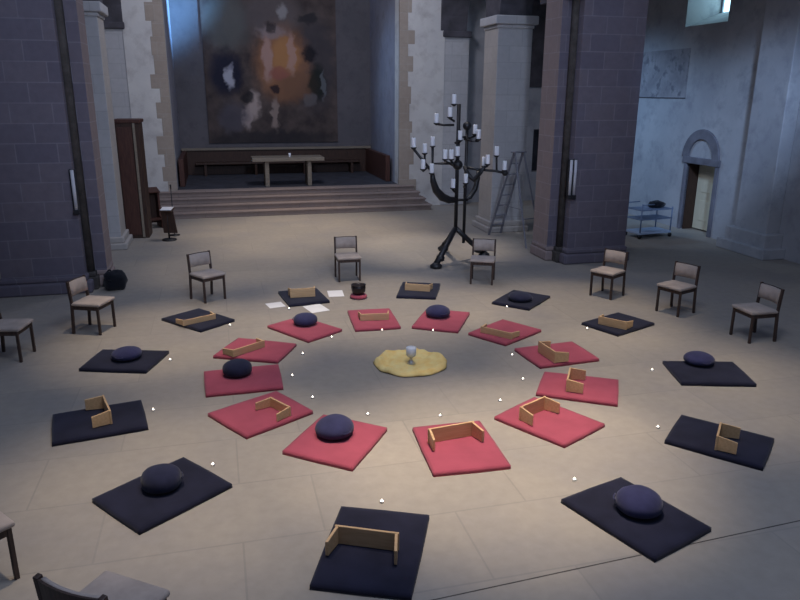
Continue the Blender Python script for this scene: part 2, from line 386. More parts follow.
for args in ((260, 90, 95, 110, (.10, .105, .10), .7), (450, 60, 120, 90, (.10, .085, .085), .7), (620, 250, 90, 200, (.05, .045, .05), .8),
             (490, 260, 115, 150, (.24, .115, .06), .9), (500, 230, 60, 80, (.34, .17, .07), .8), (550, 340, 90, 60, (.15, .08, .05), .8),
             (430, 230, 22, 95, (.34, .22, .19), .8), (525, 210, 18, 85, (.33, .21, .18), .75), (480, 290, 40, 30, (.23, .08, .07), .7),
             (450, 130, 60, 28, (.22, .18, .18), .7), (490, 45, 22, 30, (.26, .25, .25), .7), (265, 295, 70, 95, (.012, .014, .028), .9),
             (278, 310, 20, 50, (.36, .36, .40), .85), (285, 262, 14, 16, (.2, .2, .24), .7), (375, 420, 30, 60, (.36, .29, .26), .85), (348, 470, 20, 50, (.32, .26, .24), .85),
             (462, 460, 16, 70, (.26, .2, .17), .8), (350, 390, 26, 26, (.02, .018, .02), .9), (460, 358, 18, 18, (.02, .015, .02), .9), (600, 215, 28, 34, (.012, .012, .016), .9),
             (630, 330, 40, 75, (.012, .016, .014), .85), (655, 340, 10, 60, (.12, .13, .14), .7), (590, 75, 45, 22, (.02, .02, .024), .8), (440, 110, 18, 22, (.02, .018, .02), .8),
             (290, 470, 60, 70, (.075, .07, .085), .7), (600, 400, 25, 30, (.12, .11, .11), .6), (450, 555, 280, 35, (.02, .02, .024), .7)):
    col = blob(col, *args)
n.links.new(col, b.inputs['Base Color']); b.inputs['Roughness'].default_value = .8; b.inputs['Specular IOR Level'].default_value = .15
p0 = WY(209.5, 143, 16.45); p1 = WY(338, 143, 16.45)
mu = MB().bounds((p0.x-ctr.x, -.02, p0.z-ctr.z), (p1.x-ctr.x, .03, 7.2-ctr.z)).build('mural', m); mu.location = (ctr.x, 16.46, ctr.z)
tag(mu, 'huge dark mural of pale figures around an orange-brown centre on the chancel back wall', 'painting')

# dark panelled choir bench round the chancel
cb = empty('choir_stall', (-.1, 16.2, .645))
pz_ = 1.43-.645
bk = MB().bounds((-3.1, .1, 0), (3.12, .26, pz_)); bk.build('back_panel', MT['darkwood'], cb, bevel=.01)
MB().bounds((-3.12, .04, pz_), (3.14, .29, pz_+.07)).build('top_rail', MT['altar'], cb, bevel=.01)
MB().bounds((-2.7, -.35, .36), (2.7, .1, .42)).build('seat', MT['darkwood'], cb, bevel=.01)
for x in (-2.4, -.8, .8, 2.4): MB().bounds((x-.04, -.32, 0), (x+.04, .1, .36)).build('support', MT['darkwood'], cb)
for s in (-1, 1):
    MB().bounds((min(3.1*s, 2.96*s), -2.9, 0), (max(3.1*s, 2.96*s), .1, pz_)).build('side_panel', MT['redwood'], cb, bevel=.01)
tag(cb, 'dark wooden panelled stall along the chancel wall beneath the mural', 'bench')

# altar table
al = empty('altar_table', (-.13, 13.15, .645))
MB().bounds((-1.03, -.42, .72), (1.03, .42, .82)).build('table_top', MT['altar'], al, bevel=.01)
for x in (-.62, .6):
    MB().bounds((x-.06, -.32, 0), (x+.06, .32, .72)).build('leg', MT['altar'], al, bevel=.008)
tag(al, 'plain wooden altar table with slab top at the head of the steps', 'table')
c = MB(); c.tube([(0, 0, .02), (0, 0, .11)], .035, 14); ac = c.build('candle', MT['wax'], None, True)
p = WY(290, 160, 12.95); ac.location = (p.x, 13.0, 1.465)
MB().lathe([(.05, 0), (.055, .008), (.055, .018), (.03, .022)], seg=16).build('dish', MT['tin'], ac, True)
tag(ac, 'small white candle standing on the altar table', 'candle')

# tall cabinet, prayer desk, lectern and black bag on the left
cab = empty('cabinet', (-4.02, 9.5, 0), R(-2))
MB().bounds((-.26, -.3, 0), (.26, .3, 2.62)).build('body', MT['darkwood'], cab, bevel=.01)
MB().bounds((-.23, -.33, .08), (.1, -.3, 2.52)).build('door', MT['redwood'], cab, bevel=.008)
MB().bounds((.12, -.34, .02), (.17, -.3, 2.6)).build('edge_strip', MT['altar'], cab, bevel=.005)
MB().bounds((-.29, -.34, 2.6), (.29, .33, 2.68)).build('cornice', MT['redwood'], cab, bevel=.015)
tag(cab, 'tall narrow dark red-brown wooden cabinet beside the pale pillar', 'cabinet')
pd = empty('prayer_desk', (-3.85, 10.55, 0), R(18))
for x in (-.24, .24):
    MB().prism([(-.25, 0), (.25, 0), (.25, .7), (.12, .95), (-.06, .9), (-.1, .3), (-.25, .25)], 'X', x-.025, x+.025).build('side_board', MT['redwood'], pd, bevel=.008)
MB().box((0, .05, .92), (.56, .34, .03), Matrix.Rotation(R(14), 3, 'X')).build('desk_top', MT['redwood'], pd, bevel=.006)
MB().bounds((-.22, .2, .08), (.22, .23, .86)).build('front_panel', MT['darkwood'], pd)
MB().bounds((-.24, -.25, .2), (.24, -.08, .25)).build('kneeler', MT['redwood'], pd, bevel=.006)
tag(pd, 'reddish-brown wooden prayer desk between the tall cabinet and the dark stand', 'desk')
le = empty('lectern', (-3.31, 8.8, 0), R(-14))
MB().lathe([(.16, 0), (.17, .015), (.15, .03), (.03, .05)], seg=20).build('foot', MT['black'], le, True)
MB().tube([(0, 0, .03), (0, 0, .7)], .022, 12).build('stem', MT['black'], le, True)
MB().prism([(-.11, .17), (.2, .17), (.14, .66), (-.14, .66)], 'Y', -.02, .02).build('front_panel', MT['darkwood'], le, bevel=.006)
MB().box((0, 0, .7), (.28, .27, .03), Matrix.Rotation(R(10), 3, 'X')).build('top', MT['darkwood'], le, bevel=.006)
tag(le, 'small dark stand with a white sheet on top before the chancel steps', 'lectern')
sp = MB().box((0, 0, 0), (.25, .22, .012), Matrix.Rotation(R(10), 3, 'X')).build('sheet', MT['paper'], None, bevel=.002)
sp.location = (-3.31, 8.8, .728); sp.rotation_euler = (0, 0, R(-14)); tag(sp, 'white sheet of paper lying on the small dark stand', 'paper')
ms = empty('microphone_stand', (-3.22, 9.35, 0))
MB().lathe([(.12, 0), (.12, .02), (.02, .035)], seg=16).build('base', MT['black'], ms, True)
MB().tube([(0, 0, .02), (0, 0, 1.12)], .011, 8).build('pole', MT['black'], ms, True)
MB().tube([(0, 0, 1.1), (0, -.03, 1.2)], [.014, .022], 8).build('head', MT['black'], ms, True)
tag(ms, 'thin black upright pole stand just behind the small dark lectern', 'stand')
def lump(r, name, mat, parent=None, seed=0, amp=.15, seg=20, rings=10, box=2.6):
    b = MB(); vs = []
    prof = [(math.cos(PI*(i/rings-.5)), math.sin(PI*(i/rings-.5))) for i in range(rings+1)]
    def fn(p, a):
        q = Vector((p.x, p.y, p.z)); l = (abs(q.x)**box+abs(q.y)**box+abs(q.z)**box)**(1/box) or 1
        q = q/l; q *= 1+amp*noise.noise(q*1.7+Vector((seed, 0, 0)))
        return Vector((q.x*r[0], q.y*r[1], max(q.z*r[2], -r[2]*.9)+r[2]*.9))
    b.lathe([(max(c_, .001), s_) for c_, s_ in prof], seg=seg, fn=fn)
    return b.build(name, mat, parent, True)
bg = lump((.19, .16, .17), 'bag', MT['blackcloth'], None, 3.3, .3); bg.location = (-3.98, 4.66, 0); bg.rotation_euler = (0, 0, R(-20))
st_ = MB(); st_.tube([(-.16+.03*k, .02*math.sin(k), .25+.09*math.sin(PI*k/6)) for k in range(7)], .014, 8); st_.build('strap', MT['blackcloth'], bg, True)
MB().tube([(-.13, -.12, .2), (0, -.155, .2), (.12, -.12, .17)], .007, 6).build('zip', MT['black'], bg, True)
tag(bg, 'black bag dumped on the floor against the dark pier', 'bag')

# steel cart with a dark bundle by the aisle door
ct = empty('cart', (7.78, 6.75, 0), R(8))
for x in (-.45, .45):
    for y in (-.25, .25):
        MB().tube([(x, y, .06), (x, y, .72 if x > 0 else .82)], .016, 8).build('upright', MT['blusteel'], ct, True)
        wv = MB(); wv.tube([(x, y-.015, .05), (x, y+.015, .05)], .05, 14); wv.build('wheel', MT['black'], ct, True)
MB().bounds((-.47, -.27, .1), (.47, .27, .15)).build('lower_shelf', MT['shelf'], ct, bevel=.01)
MB().bounds((-.47, -.27, .44), (.47, .27, .46)).build('middle_shelf', MT['blusteel'], ct, bevel=.006)
MB().bounds((-.47, -.27, .66), (.47, .27, .68)).build('top_shelf', MT['blusteel'], ct, bevel=.006)
for y in (-.25, .25): MB().tube([(-.45, y, .8), (-.1, y, .8)], .012, 8).build('rail', MT['blusteel'], ct, True)
tag(ct, 'blue-grey steel cart with pale lower shelf near the aisle doorway', 'cart')
bu = lump((.2, .14, .085), 'bundle', MT['blackcloth'], None, 8.1, .35); bu.location = (7.96, 6.77, .68); bu.rotation_euler = (0, 0, R(10))
tag(bu, 'dark cloth bundle lying on top of the steel cart', 'bundle')

# stepladder under the arch
ld = empty('stepladder', (4.46, 6.95, 0), 0)
top = Vector((0, .05, 2.0))
F = [Vector((-.12, -.85, 0)), Vector((.30, -.72, 0))]          # rear frame feet
G = [Vector((-.36, .78, 0)), Vector((.0, .93, 0))]           # climbing frame feet
ux = Vector((.95, .3, 0)).normalized()*.13
for q, s in zip(F, (-1, 1)): MB().bar(q, top+ux*s, .035, .02).build('rear_rail', MT['alu'], ld)
for q, s in zip(G, (-1, 1)): MB().bar(q, top+ux*s+Vector((0, .05, 0)), .05, .022).build('front_rail', MT['alu'], ld)
for k in range(1, 8):
    t_ = k/8; a_ = G[0].lerp(top-ux+Vector((0, .05, 0)), t_); b_ = G[1].lerp(top+ux+Vector((0, .05, 0)), t_)
    MB().bar(a_, b_, .07, .022).build('tread', MT['alu'], ld)
MB().box(top+Vector((0, .03, .01)), (.34, .16, .03), Matrix.Rotation(R(17), 3, 'Z')).build('top_cap', MT['alu'], ld, bevel=.006)
MB().bar(F[0].lerp(top-ux, .4), G[0].lerp(top-ux, .4), .012, .012).build('spreader', MT['alu'], ld)
MB().bar(F[0].lerp(top-ux, .3), F[1].lerp(top+ux, .3), .02, .02).build('brace', MT['alu'], ld)
tag(ld, 'metal stepladder standing open between the two stone pillars', 'ladder')

# ------------------------------------------------------------------ candelabrum
AX, AY = 2.41, 5.3; BX, BY = 2.61, 5.36
cd = empty('candelabrum', (AX, AY, 0))
def loc_(x, y, Y): return WY(x, y, Y) - Vector((AX, AY, 0))
za = WY(455, 228, AY).z
MB().tube([(0, 0, za-.05), (0, 0, WY(454, 104, AY).z)], .038, 12).build('post', MT['black'], cd, True)
MB().tube([(BX-AX, BY-AY, .36), (BX-AX, BY-AY, WY(464, 128, BY).z)], .032, 12).build('post', MT['black'], cd, True)
feet = [Vector((1.87-AX, 4.84-AY, 0)), Vector((3.15-AX, 5.58-AY, 0)), Vector((2.5-AX, 6.35-AY, 0))]
for i, q in enumerate(feet):
    a_ = Vector((0, 0, za)); lg = MB().tube([a_, a_.lerp(q, .5)+Vector((0, 0, .02)), q+Vector((0, 0, .08))], [.05, .055, .06], 10).build('leg', MT['black'], cd, True)
    MB().lathe([(.10, 0), (.115, .02), (.115, .06), (.06, .10), (.03, .12)], q, 16).build('foot', MT['black'], lg, True)
    w_ = a_.lerp(q, .78)+Vector((0, 0, .02))
    MB().lathe([(.03, -.07), (.075, -.05), (.085, 0), (.075, .05), (.03, .07)], w_, 14).build('weight', MT['black'], lg, True)
MB().tube([(-.03, 0, WY(455, 200, AY).z), (BX-AX+.05, BY-AY, WY(464, 200, BY).z)], .028, 10).build('crossbar', MT['black'], cd, True)
MB().tube([(-.02, 0, WY(455, 137, AY).z), (BX-AX+.02, BY-AY, WY(464, 137, BY).z)], .02, 10).build('crossbar', MT['black'], cd, True)
def ball(name, c, r, par): MB().lathe([(max(.001, r*math.cos(PI*(i/10-.5))), r*math.sin(PI*(i/10-.5))) for i in range(11)], c, 14).build(name, MT['black'], par, True)
ball('knob', (BX-AX, BY-AY, WY(466, 126, BY).z), .085, cd)
ball('hub', (0, -.02, WY(452, 165, AY).z), .1, cd)
# curved boughs
def bough(pts, rad, Ys): MB().tube([loc_(x, y, Y) for (x, y), Y in zip(pts, Ys)], rad, 10).build('bough', MT['black'], cd, True)
bough([(456, 200), (449, 200), (442, 197), (436, 190), (433, 181), (432, 171)], [.05, .075, .085, .075, .06, .035], [5.3, 5.27, 5.24, 5.2, 5.17, 5.15])
bough([(464, 200), (470, 197), (475, 189), (478, 178), (478, 170)], [.03, .05, .055, .045, .03], [5.36, 5.4, 5.42, 5.45, 5.5])
bough([(464, 166), (468, 175), (474, 180), (481, 172), (485, 166)], [.03, .05, .055, .04, .02], [5.36, 5.3, 5.22, 5.15, 5.1])
def arm(pts, Ys, r=.022): MB().tube([loc_(x, y, Y) for (x, y), Y in zip(pts, Ys)], r, 8).build('arm', MT['black'], cd, True)
# candle feet (pixel x, pixel y of the foot, depth) and the arms that carry them
cand = [(454, 104, 5.3), (450, 117, 5.2), (436.4, 123, 5.35), (460, 140, 5.22), (475, 134, 5.42), (478.5, 139, 5.2), (413.6, 147.5, 5.15), (424.7, 153, 5.3),
        (432.6, 146, 5.42), (445, 159, 5.12), (457.5, 156, 5.12), (451.3, 159, 5.05), (423, 169, 5.0), (431.7, 173, 5.12), (453, 188, 5.2),
        (465.6, 183, 5.24), (496.6, 155.5, 5.3), (487.5, 164, 5.12), (484, 166, 5.35), (504.5, 170, 5.2)]
arm([(454, 125), (444, 125), (437, 124)], [5.3, 5.33, 5.35]); arm([(454, 121), (450, 118.5)], [5.3, 5.2])
arm([(464, 137), (470, 138), (475, 136)], [5.36, 5.4, 5.42]); arm([(464, 139), (472, 141), (478.5, 141)], [5.36, 5.28, 5.2]); arm([(455, 143), (460, 142)], [5.3, 5.22])
arm([(455, 163), (444, 163.5), (432.6, 163.5), (432.6, 148)], [5.3, 5.36, 5.42, 5.42], .026)
arm([(432, 172), (425, 163), (413.6, 149)], [5.15, 5.15, 5.15], .026); arm([(425, 163), (424.7, 155)], [5.15, 5.3]); arm([(428, 167), (423, 171)], [5.15, 5.0])
arm([(454, 166), (445, 161)], [5.3, 5.12]); arm([(454, 166), (451.3, 161)], [5.3, 5.05]); arm([(455, 163), (457.5, 158)], [5.3, 5.12])
arm([(455, 192), (453, 190)], [5.3, 5.2]); arm([(464, 187), (465.6, 185)], [5.36, 5.24])
arm([(464, 167), (478, 169.5), (496, 171), (504.5, 173)], [5.36, 5.34, 5.28, 5.2], .026); arm([(496.6, 171), (496.6, 157)], [5.28, 5.3])
arm([(484, 170), (484, 168)], [5.33, 5.35]); arm([(480, 169.7), (487.5, 166)], [5.33, 5.12])
ball('hub', loc_(505, 173, 5.2), .06, cd)
c0 = MB().lathe([(.041, 0), (.042, .01), (.042, .165), (.038, .176), (.014, .168)], seg=16).build('candle', MT['wax'], None, True)
MB().tube([(0, 0, .165), (.002, 0, .195)], .004, 6).build('wick', MT['wick'], c0, True)
cl = ['white candle at the very top of the black candelabrum', 'white candle just below the topmost one on the candelabrum', 'white candle at the end of the short top arm of the candelabrum',
      'white candle beside the main post, under the candelabrum\'s round knob', 'rear candle of the pair on the candelabrum\'s upper arm beside the knob', 'front candle of the pair on the candelabrum\'s upper arm beside the knob',
      'white candle farthest out on the candelabrum\'s slanting arm towards the chancel', 'white candle halfway along the slanting arm of the candelabrum', 'white candle on the tall upright at the end of the straight middle arm',
      'candle of the middle trio on the candelabrum farthest from the post', 'tallest-standing candle of the middle trio, against the main post', 'candle in the middle of the central trio on the candelabrum',
      'low candle hung outside the slanting arm of the candelabrum', 'white candle on top of the thick curved bough', 'lowest candle, in front of the main post of the candelabrum',
      'lowest candle in front of the second post of the candelabrum', 'candle on the upright of the long arm towards the stepladder', 'front candle of the touching pair on the long arm towards the stepladder',
      'rear candle of the touching pair on the long arm towards the stepladder', 'outermost candle on the long arm, next to the stepladder']
for i, (x, y, Y) in enumerate(cand):
    q = WY(x, y, Y)
    MB().lathe([(.012, -.045), (.03, -.03), (.055, -.012), (.06, 0), (.052, .003)], q-Vector((AX, AY, 0)), 14).build('candle_cup', MT['black'], cd, True)
    o = c0 if i == 0 else copy_tree(c0)
    o.location = q+Vector((0, 0, .003)); tag(o, cl[i], 'candle', 'candles on the candelabrum')
tag(cd, 'tall black iron candelabrum with branching arms and white candles', 'candelabrum')

# ------------------------------------------------------------------ mats
# ring letter: (angle, radius, turn of the mat, what, size tweak)
MATS = {}
inner = dict(B=(-91.1, 2.07, -92.9), C=(-58.9, 2.063, -61.8), D=(-125.3, 2.03, -126.7), E=(-155.2, 2.043, -150.5), F=(176.7, 2.01, 181.5), G=(148.5, 2.105, 152.1),
             H=(120, 2.13, 123), I=(89.9, 2.036, 86.5), J=(60.2, 2.02, 60.8), K=(30.5, 1.997, 31.8), L=(.3, 2.04, 4.7), M=(-30.4, 2.08, -32))
outer = dict(A=(-109.1, 3.63, -114), N=(-74.3, 3.65, -72.4), O=(-45.5, 3.607, -49.6), P=(-16, 3.716, -17.3), Q=(15.4, 3.66, 22.2), R=(43.4, 3.62, 41.7), S=(71.9, 3.617, 68.8),
             T=(104.1, 3.607, 98.7), U=(134.2, 3.673, 127.9), V=(162.1, 3.63, 161.9), W=(-169.4, 3.567, -170.8), X=(-141.2, 3.561, -144.3))
def mat_mesh(seed, L=.9, Wd=.70, T=.05):
    rng = random.Random(seed); nx, ny = 22, 18; vs = []; fs = []
    ct_ = [rng.uniform(-.02, .025) for _ in range(8)]
    def warp(u, v_):       # slightly out of true, as soft mats lie
        a = (1+u)/2; b_ = (1+v_)/2
        dx = (ct_[0]*(1-a)+ct_[1]*a)*v_ ; dy = (ct_[2]*(1-b_)+ct_[3]*b_)*u
        return dx, dy
    def top(u, v_):
        e = max(abs(u), abs(v_)); ed = (1-abs(u)**8)*(1-abs(v_)**8)
        h = T*(.80+.20*max(ed, 0)**.4)
        return h + .004*noise.noise(Vector((u*2+seed, v_*2, 0)))*ed
    g = lambda i, j: i*(ny+1)+j
    for lev in (0, 1):
        for i in range(nx+1):
            for j in range(ny+1):
                u = -1+2*i/nx; v_ = -1+2*j/ny
                u = math.sin(u*PI/2)*.35+u*.65; v_ = math.sin(v_*PI/2)*.35+v_*.65
                dx, dy = warp(u, v_); k = 1-.012*(abs(u*v_))
                ins = 1 if lev else 1.004
                vs.append((u*L/2*ins*k+dx*.6, v_*Wd/2*ins*k+dy*.6, top(u, v_) if lev else 0))
    n1 = (nx+1)*(ny+1)
    for i in range(nx):
        for j in range(ny):
            fs.append((g(i, j), g(i, j+1), g(i+1, j+1), g(i+1, j))); fs.append(tuple(n1+q for q in (g(i, j), g(i+1, j), g(i+1, j+1), g(i, j+1))))
    edge = [g(i, 0) for i in range(nx+1)] + [g(nx, j) for j in range(1, ny+1)] + [g(i, ny) for i in range(nx-1, -1, -1)] + [g(0, j) for j in range(ny-1, 0, -1)]
    for a, b_ in zip(edge, edge[1:]+edge[:1]): fs.append((a, b_, n1+b_, n1+a))
    return MB().add(vs, fs)
SHORT = dict(   # short phrase for every mat: used in the labels of what lies at it
    B='nearest red mat with a bench', C='red mat beside the nearest red bench mat', D='red mat with the biggest blue cushion', E='red mat between the two left cushions',
    F='red mat with the dark boxy cushion', G='red mat behind the dark boxy cushion', H='red mat before the white papers', I='red mat before the black bowl',
    J='red mat with the farthest-right blue cushion', K='red mat right of the far blue cushion', L='rightmost red mat but one, bench tilted', M='red mat with the U bench end-on')
ML = dict(
    B='flat red mat nearest the camera, with a wooden bench lying at its far end',
    C='red mat with an upturned bench, second nearest on the right of the inner ring',
    D='red mat nearest the camera that carries a round blue cushion',
    E='red mat with a small upturned bench, on the near left of the inner ring',
    F='dull red mat with a dark boxy cushion, farthest left of the red mats',
    G='red mat directly behind the one with the dark boxy cushion',
    H='red mat with a blue cushion, closest to the white papers',
    I='red mat with a pale bench, directly in front of the black bowl',
    J='red mat with a blue cushion, on the far side of the yellow cloth',
    K='red mat with a low bench, next to the far blue-cushion mat',
    L='red mat with a steeply leaning bench, on the far right of the inner ring',
    M='red mat farthest right, a U-shaped bench standing on its near end',
    A='dark navy mat at the bottom of the picture with an open wooden bench',
    N='dark navy mat at the front right under a large blue cushion',
    O='dark navy mat at the right with a U-shaped bench on it',
    P='dark navy mat at the right edge under a flat blue cushion',
    Q='dark navy mat with a tan bench, in front of the right-hand chairs',
    R='dark navy mat with a flat dark cushion, before the pier with twin lamps',
    S='dark navy mat with a tan bench, right of the black bowl',
    T='dark navy mat among the white papers, a tan bench on it',
    U='dark navy mat with a bench, in front of the rear left chair',
    V='dark navy mat at the left under a blue cushion, facing the light-seated chair',
    W='dark navy mat with a box-like upturned bench at the far left',
    X='dark navy mat at the front left under a dark domed cushion')
ZS = 3.259/3.3
DIM = dict(B=(.285, .223), C=(.270, .217), D=(.263, .230), E=(.260, .220), F=(.272, .222), G=(.268, .212), H=(.280, .195), I=(.285, .205), J=(.284, .211), K=(.262, .205), L=(.267, .208), M=(.271, .215),
           A=(.300, .222), N=(.282, .216), O=(.273, .214), P=(.270, .220), Q=(.268, .200), R=(.272, .203), S=(.285, .205), T=(.262, .205), U=(.275, .200), V=(.267, .212), W=(.272, .218), X=(.275, .222))
def polar(a, r): return Vector((r*math.cos(R(a)), r*math.sin(R(a)), 0))
cam2 = Vector((CAM.x, CAM.y, 0))
for k, (a, r, t_) in list(inner.items())+list(outer.items()):
    p = cam2 + (polar(a, r)-cam2)*ZS if True else polar(a, r)
    rd = k in inner
    L_, W_ = DIM[k]; L_ *= 3.27; W_ *= 3.27
    o = mat_mesh(ord(k), L_, W_, .048 if rd else .047).build('meditation_mat', MT['red'] if rd else MT['navy'], None, True)
    o.location = p; o.rotation_euler = (0, 0, R(t_)); MATS[k] = o
    tag(o, ML[k], 'mat', 'red mats of the inner ring' if rd else 'navy mats of the outer ring')

# ------------------------------------------------------------------ cushions
def cushion(p, w_, h, boxy, mat, seed, label, rz=0):
    rw = w_/2; prof = []
    nseg = 12
    for i in range(nseg+1):
        t_ = i/nseg; a = PI*(t_-.5)
        e = .7 if boxy else .95
        rr = abs(math.cos(a))**e; zz = (math.copysign(abs(math.sin(a))**((.85 if boxy else 1.0) if a > 0 else .55), math.sin(a))*(1 if a > 0 else .75)+.75)/1.75
        prof.append((max(rr*rw, .002), zz*h))
    def fn(q, a):
        m_ = 1+.035*noise.noise(Vector((math.cos(a)*1.4+seed, math.sin(a)*1.4, q.z*6)))+.008*math.cos(a*18)*(q.z/h*(1-q.z/h)*4)
        return Vector((q.x*m_, q.y*m_, q.z*(1+.09*noise.noise(Vector((q.x*4+seed, q.y*4, 1))))))
    o = MB().lathe(prof, seg=54, fn=fn).build('meditation_cushion', mat, None, True)
    hd = MB(); hd.tube([(rw*.99, -.05, h*.5), (rw*1.05, -.02, h*.47), (rw*1.05, .02, h*.47), (rw*.99, .05, h*.5)], .006, 6); hd.build('carry_loop', mat, o, True)
    o.location = p; o.rotation_euler = (0, 0, rz)
    return tag(o, label, 'cushion', 'round cushions on the mats')
TM = .0505
for k, px, py, w_, h, bx, mt, lb in (
    ('N', 638, 510, .375, .18, False, 'blue', 'large round blue cushion on the navy mat at the front right'),
    ('X', 162, 487, .335, .18, True, 'bluedark', 'dark domed cushion on the navy mat at the front left'),
    ('D', 335, 434, .385, .175, False, 'blue', 'round blue cushion on the red mat nearest the camera'),
    ('P', 698.5, 363, .37, .135, False, 'blue', 'flattened blue cushion on the navy mat at the right edge'),
    ('F', 237.5, 374, .35, .165, True, 'bluedark', 'dark boxy cushion on the leftmost red mat'),
    ('H', 305.5, 324, .35, .165, False, 'blue', 'round blue cushion on the red mat near the white papers'),
    ('J', 438, 316, .37, .165, False, 'blue', 'round blue cushion on the red mat beyond the yellow cloth'),
    ('R', 520, 300, .39, .13, False, 'bluedark', 'flat dark cushion on the navy mat before the twin-lamp pier'),
    ('V', 127, 358, .37, .14, False, 'blue', 'low blue cushion on the navy mat facing the light-seated chair')):
    p = W(px, py, TM); cushion((p.x, p.y, TM), w_, h, bx, MT[mt], ord(k)*.7, lb, ord(k))

# ------------------------------------------------------------------ kneeling benches lying on their long edge, legs outwards
def make_bench():
    o = empty('kneeling_bench')
    MB().bounds((-.24, -.010, 0), (.24, .010, .152)).build('seat_board', MT['bench'], o, bevel=.004)
    for s in (-1, 1):
        x = s*.222; g_ = MB(); fl = s*.03
        g_.add([(x-.011, .01, .004), (x+.011, .01, .004), (x+.011+fl, .18, .012), (x-.011+fl, .18, .012), (x-.011, .01, .149), (x+.011, .01, .149), (x+.011+fl, .18, .128), (x-.011+fl, .18, .128)],
               [(0, 1, 2, 3), (4, 5, 6, 7), (0, 1, 5, 4), (1, 2, 6, 5), (2, 3, 7, 6), (3, 0, 4, 7)])
        g_.build('leg', MT['bench'], o, bevel=.003)
    return o
b0 = make_bench()
def put_bench(k, A, B_, label, z=.2, flip=False, lean=0, sl=1.0, legs=1.0, sink=0):
    p, q = W(*A, z), W(*B_, z); m_ = (p+q)/2; d = q-p
    a = math.atan2(d.y, d.x)
    outw = Vector((m_.x, m_.y, 0)); nrm = Vector((-math.sin(a), math.cos(a), 0))
    if nrm.dot(outw) < 0: a += PI
    o = b0 if k == 'A' else copy_tree(b0)
    o.location = (m_.x, m_.y, TM-.002+sink); o.rotation_euler = (lean, 0, a); o.scale = (d.length/.48*sl, 1, dict(K=.6, U=.55, G=.62, I=.68, S=.78, Q=.8, E=.7).get(k, 1))
    tag(o, label, 'bench', 'wooden kneeling benches')
for args in (
    ('A', (335, 525), (399, 533), 'U-shaped pine bench lying open on the navy mat at the bottom of the picture'),
    ('B', (428, 429), (474, 421), 'pine bench at the far end of the nearest red mat'),
    ('C', (520, 407), (545.5, 396), 'upturned pine bench on the second nearest red mat at the right'),
    ('M', (567.5, 379.5), (570.5, 367), 'U-shaped bench seen end-on on the rightmost red mat'),
    ('L', (539, 341), (556, 352), 'leaning bench on the red mat behind the rightmost red mat'),
    ('K', (481, 322), (512.5, 329), 'low pale bench on the red mat next to the far blue cushion'),
    ('Q', (599, 314), (627.5, 320), 'tan bench on the navy mat in front of the right-hand chairs'),
    ('S', (405, 281.5), (430, 283), 'tan bench on the navy mat right of the black bowl'),
    ('T', (290, 289), (315, 287.5), 'tan bench on the navy mat among the white papers'),
    ('U', (182, 316), (215, 309), 'bench on the navy mat in front of the rear left chair'),
    ('G', (232, 346), (264, 336), 'low bench on the red mat behind the dark boxy cushion'),
    ('I', (360, 311), (389, 310), 'bench on the red mat directly before the black bowl'),
    ('E', (269.7, 393), (290, 403), 'small upturned bench on the red mat near the dark boxy cushion'),
    ('W', (102.7, 394.7), (110, 410.7), 'box-like upturned bench on the navy mat at the far left'),
    ('O', (721, 422), (717.5, 436), 'U-shaped bench on the navy mat at the right')):
    put_bench(*args)

# ------------------------------------------------------------------ tealights
def make_tealight():
    o = empty('tealight')
    MB().lathe([(.019, 0), (.0205, .004), (.0205, .017), (.0190, .017), (.0188, .012)], seg=16).build('cup', MT['tin'], o, True)
    MB().lathe([(.0185, .004), (.0185, .0125)], seg=16).build('wax', MT['wax'], o)
    MB().lathe([(.001, .013), (.005, .016), (.0055, .020), (.003, .027), (.0005, .034)], seg=10).build('flame', MT['flame'], o, True)
    return o
t0 = make_tealight(); first = True
TLB = dict(B='the red mat nearest the camera', C='the second nearest red mat at the right', D='the red mat with the nearest blue cushion', E='the near-left red bench mat',
           F='the red mat with the dark boxy cushion', G='the red mat behind the boxy cushion', H='the red cushion mat by the white papers', I='the red mat before the black bowl',
           J='the red cushion mat beyond the yellow cloth', K='the red mat with the low pale bench', L='the red mat with the leaning bench', M='the rightmost red mat',
           A='the bottom navy bench mat', N='the front-right navy mat', O='the right-hand navy bench mat', P='the navy mat at the right edge', Q='the navy mat by the right-hand chairs',
           R='the navy mat with the flat dark cushion', S='the navy bench mat right of the bowl', T='the navy mat among the papers', U='the navy mat by the rear left chair',
           V='the left navy mat with a blue cushion', W='the far-left navy bench mat', X='the front-left navy mat')
for k, (a, r, t_) in list(inner.items())+list(outer.items()):
    rr = 1.43 if k in inner else 3.03
    da = {'A': 0, 'N': -1.5, 'P': 0, 'O': -1.5, 'E': 2, 'D': 3, 'L': 2, 'F': 1.5}.get(k, 0)
    if k == 'T': da = 9; 
    if k == 'K': rr = 1.52
    if k == 'H': rr = 1.5
    o = t0 if first else copy_tree(t0); first = False
    o.location = polar(a+da, rr); o.rotation_euler = (0, 0, ord(k))
    tag(o, 'tealight on the floor before '+TLB[k], 'tealight', 'tealights before the mats')

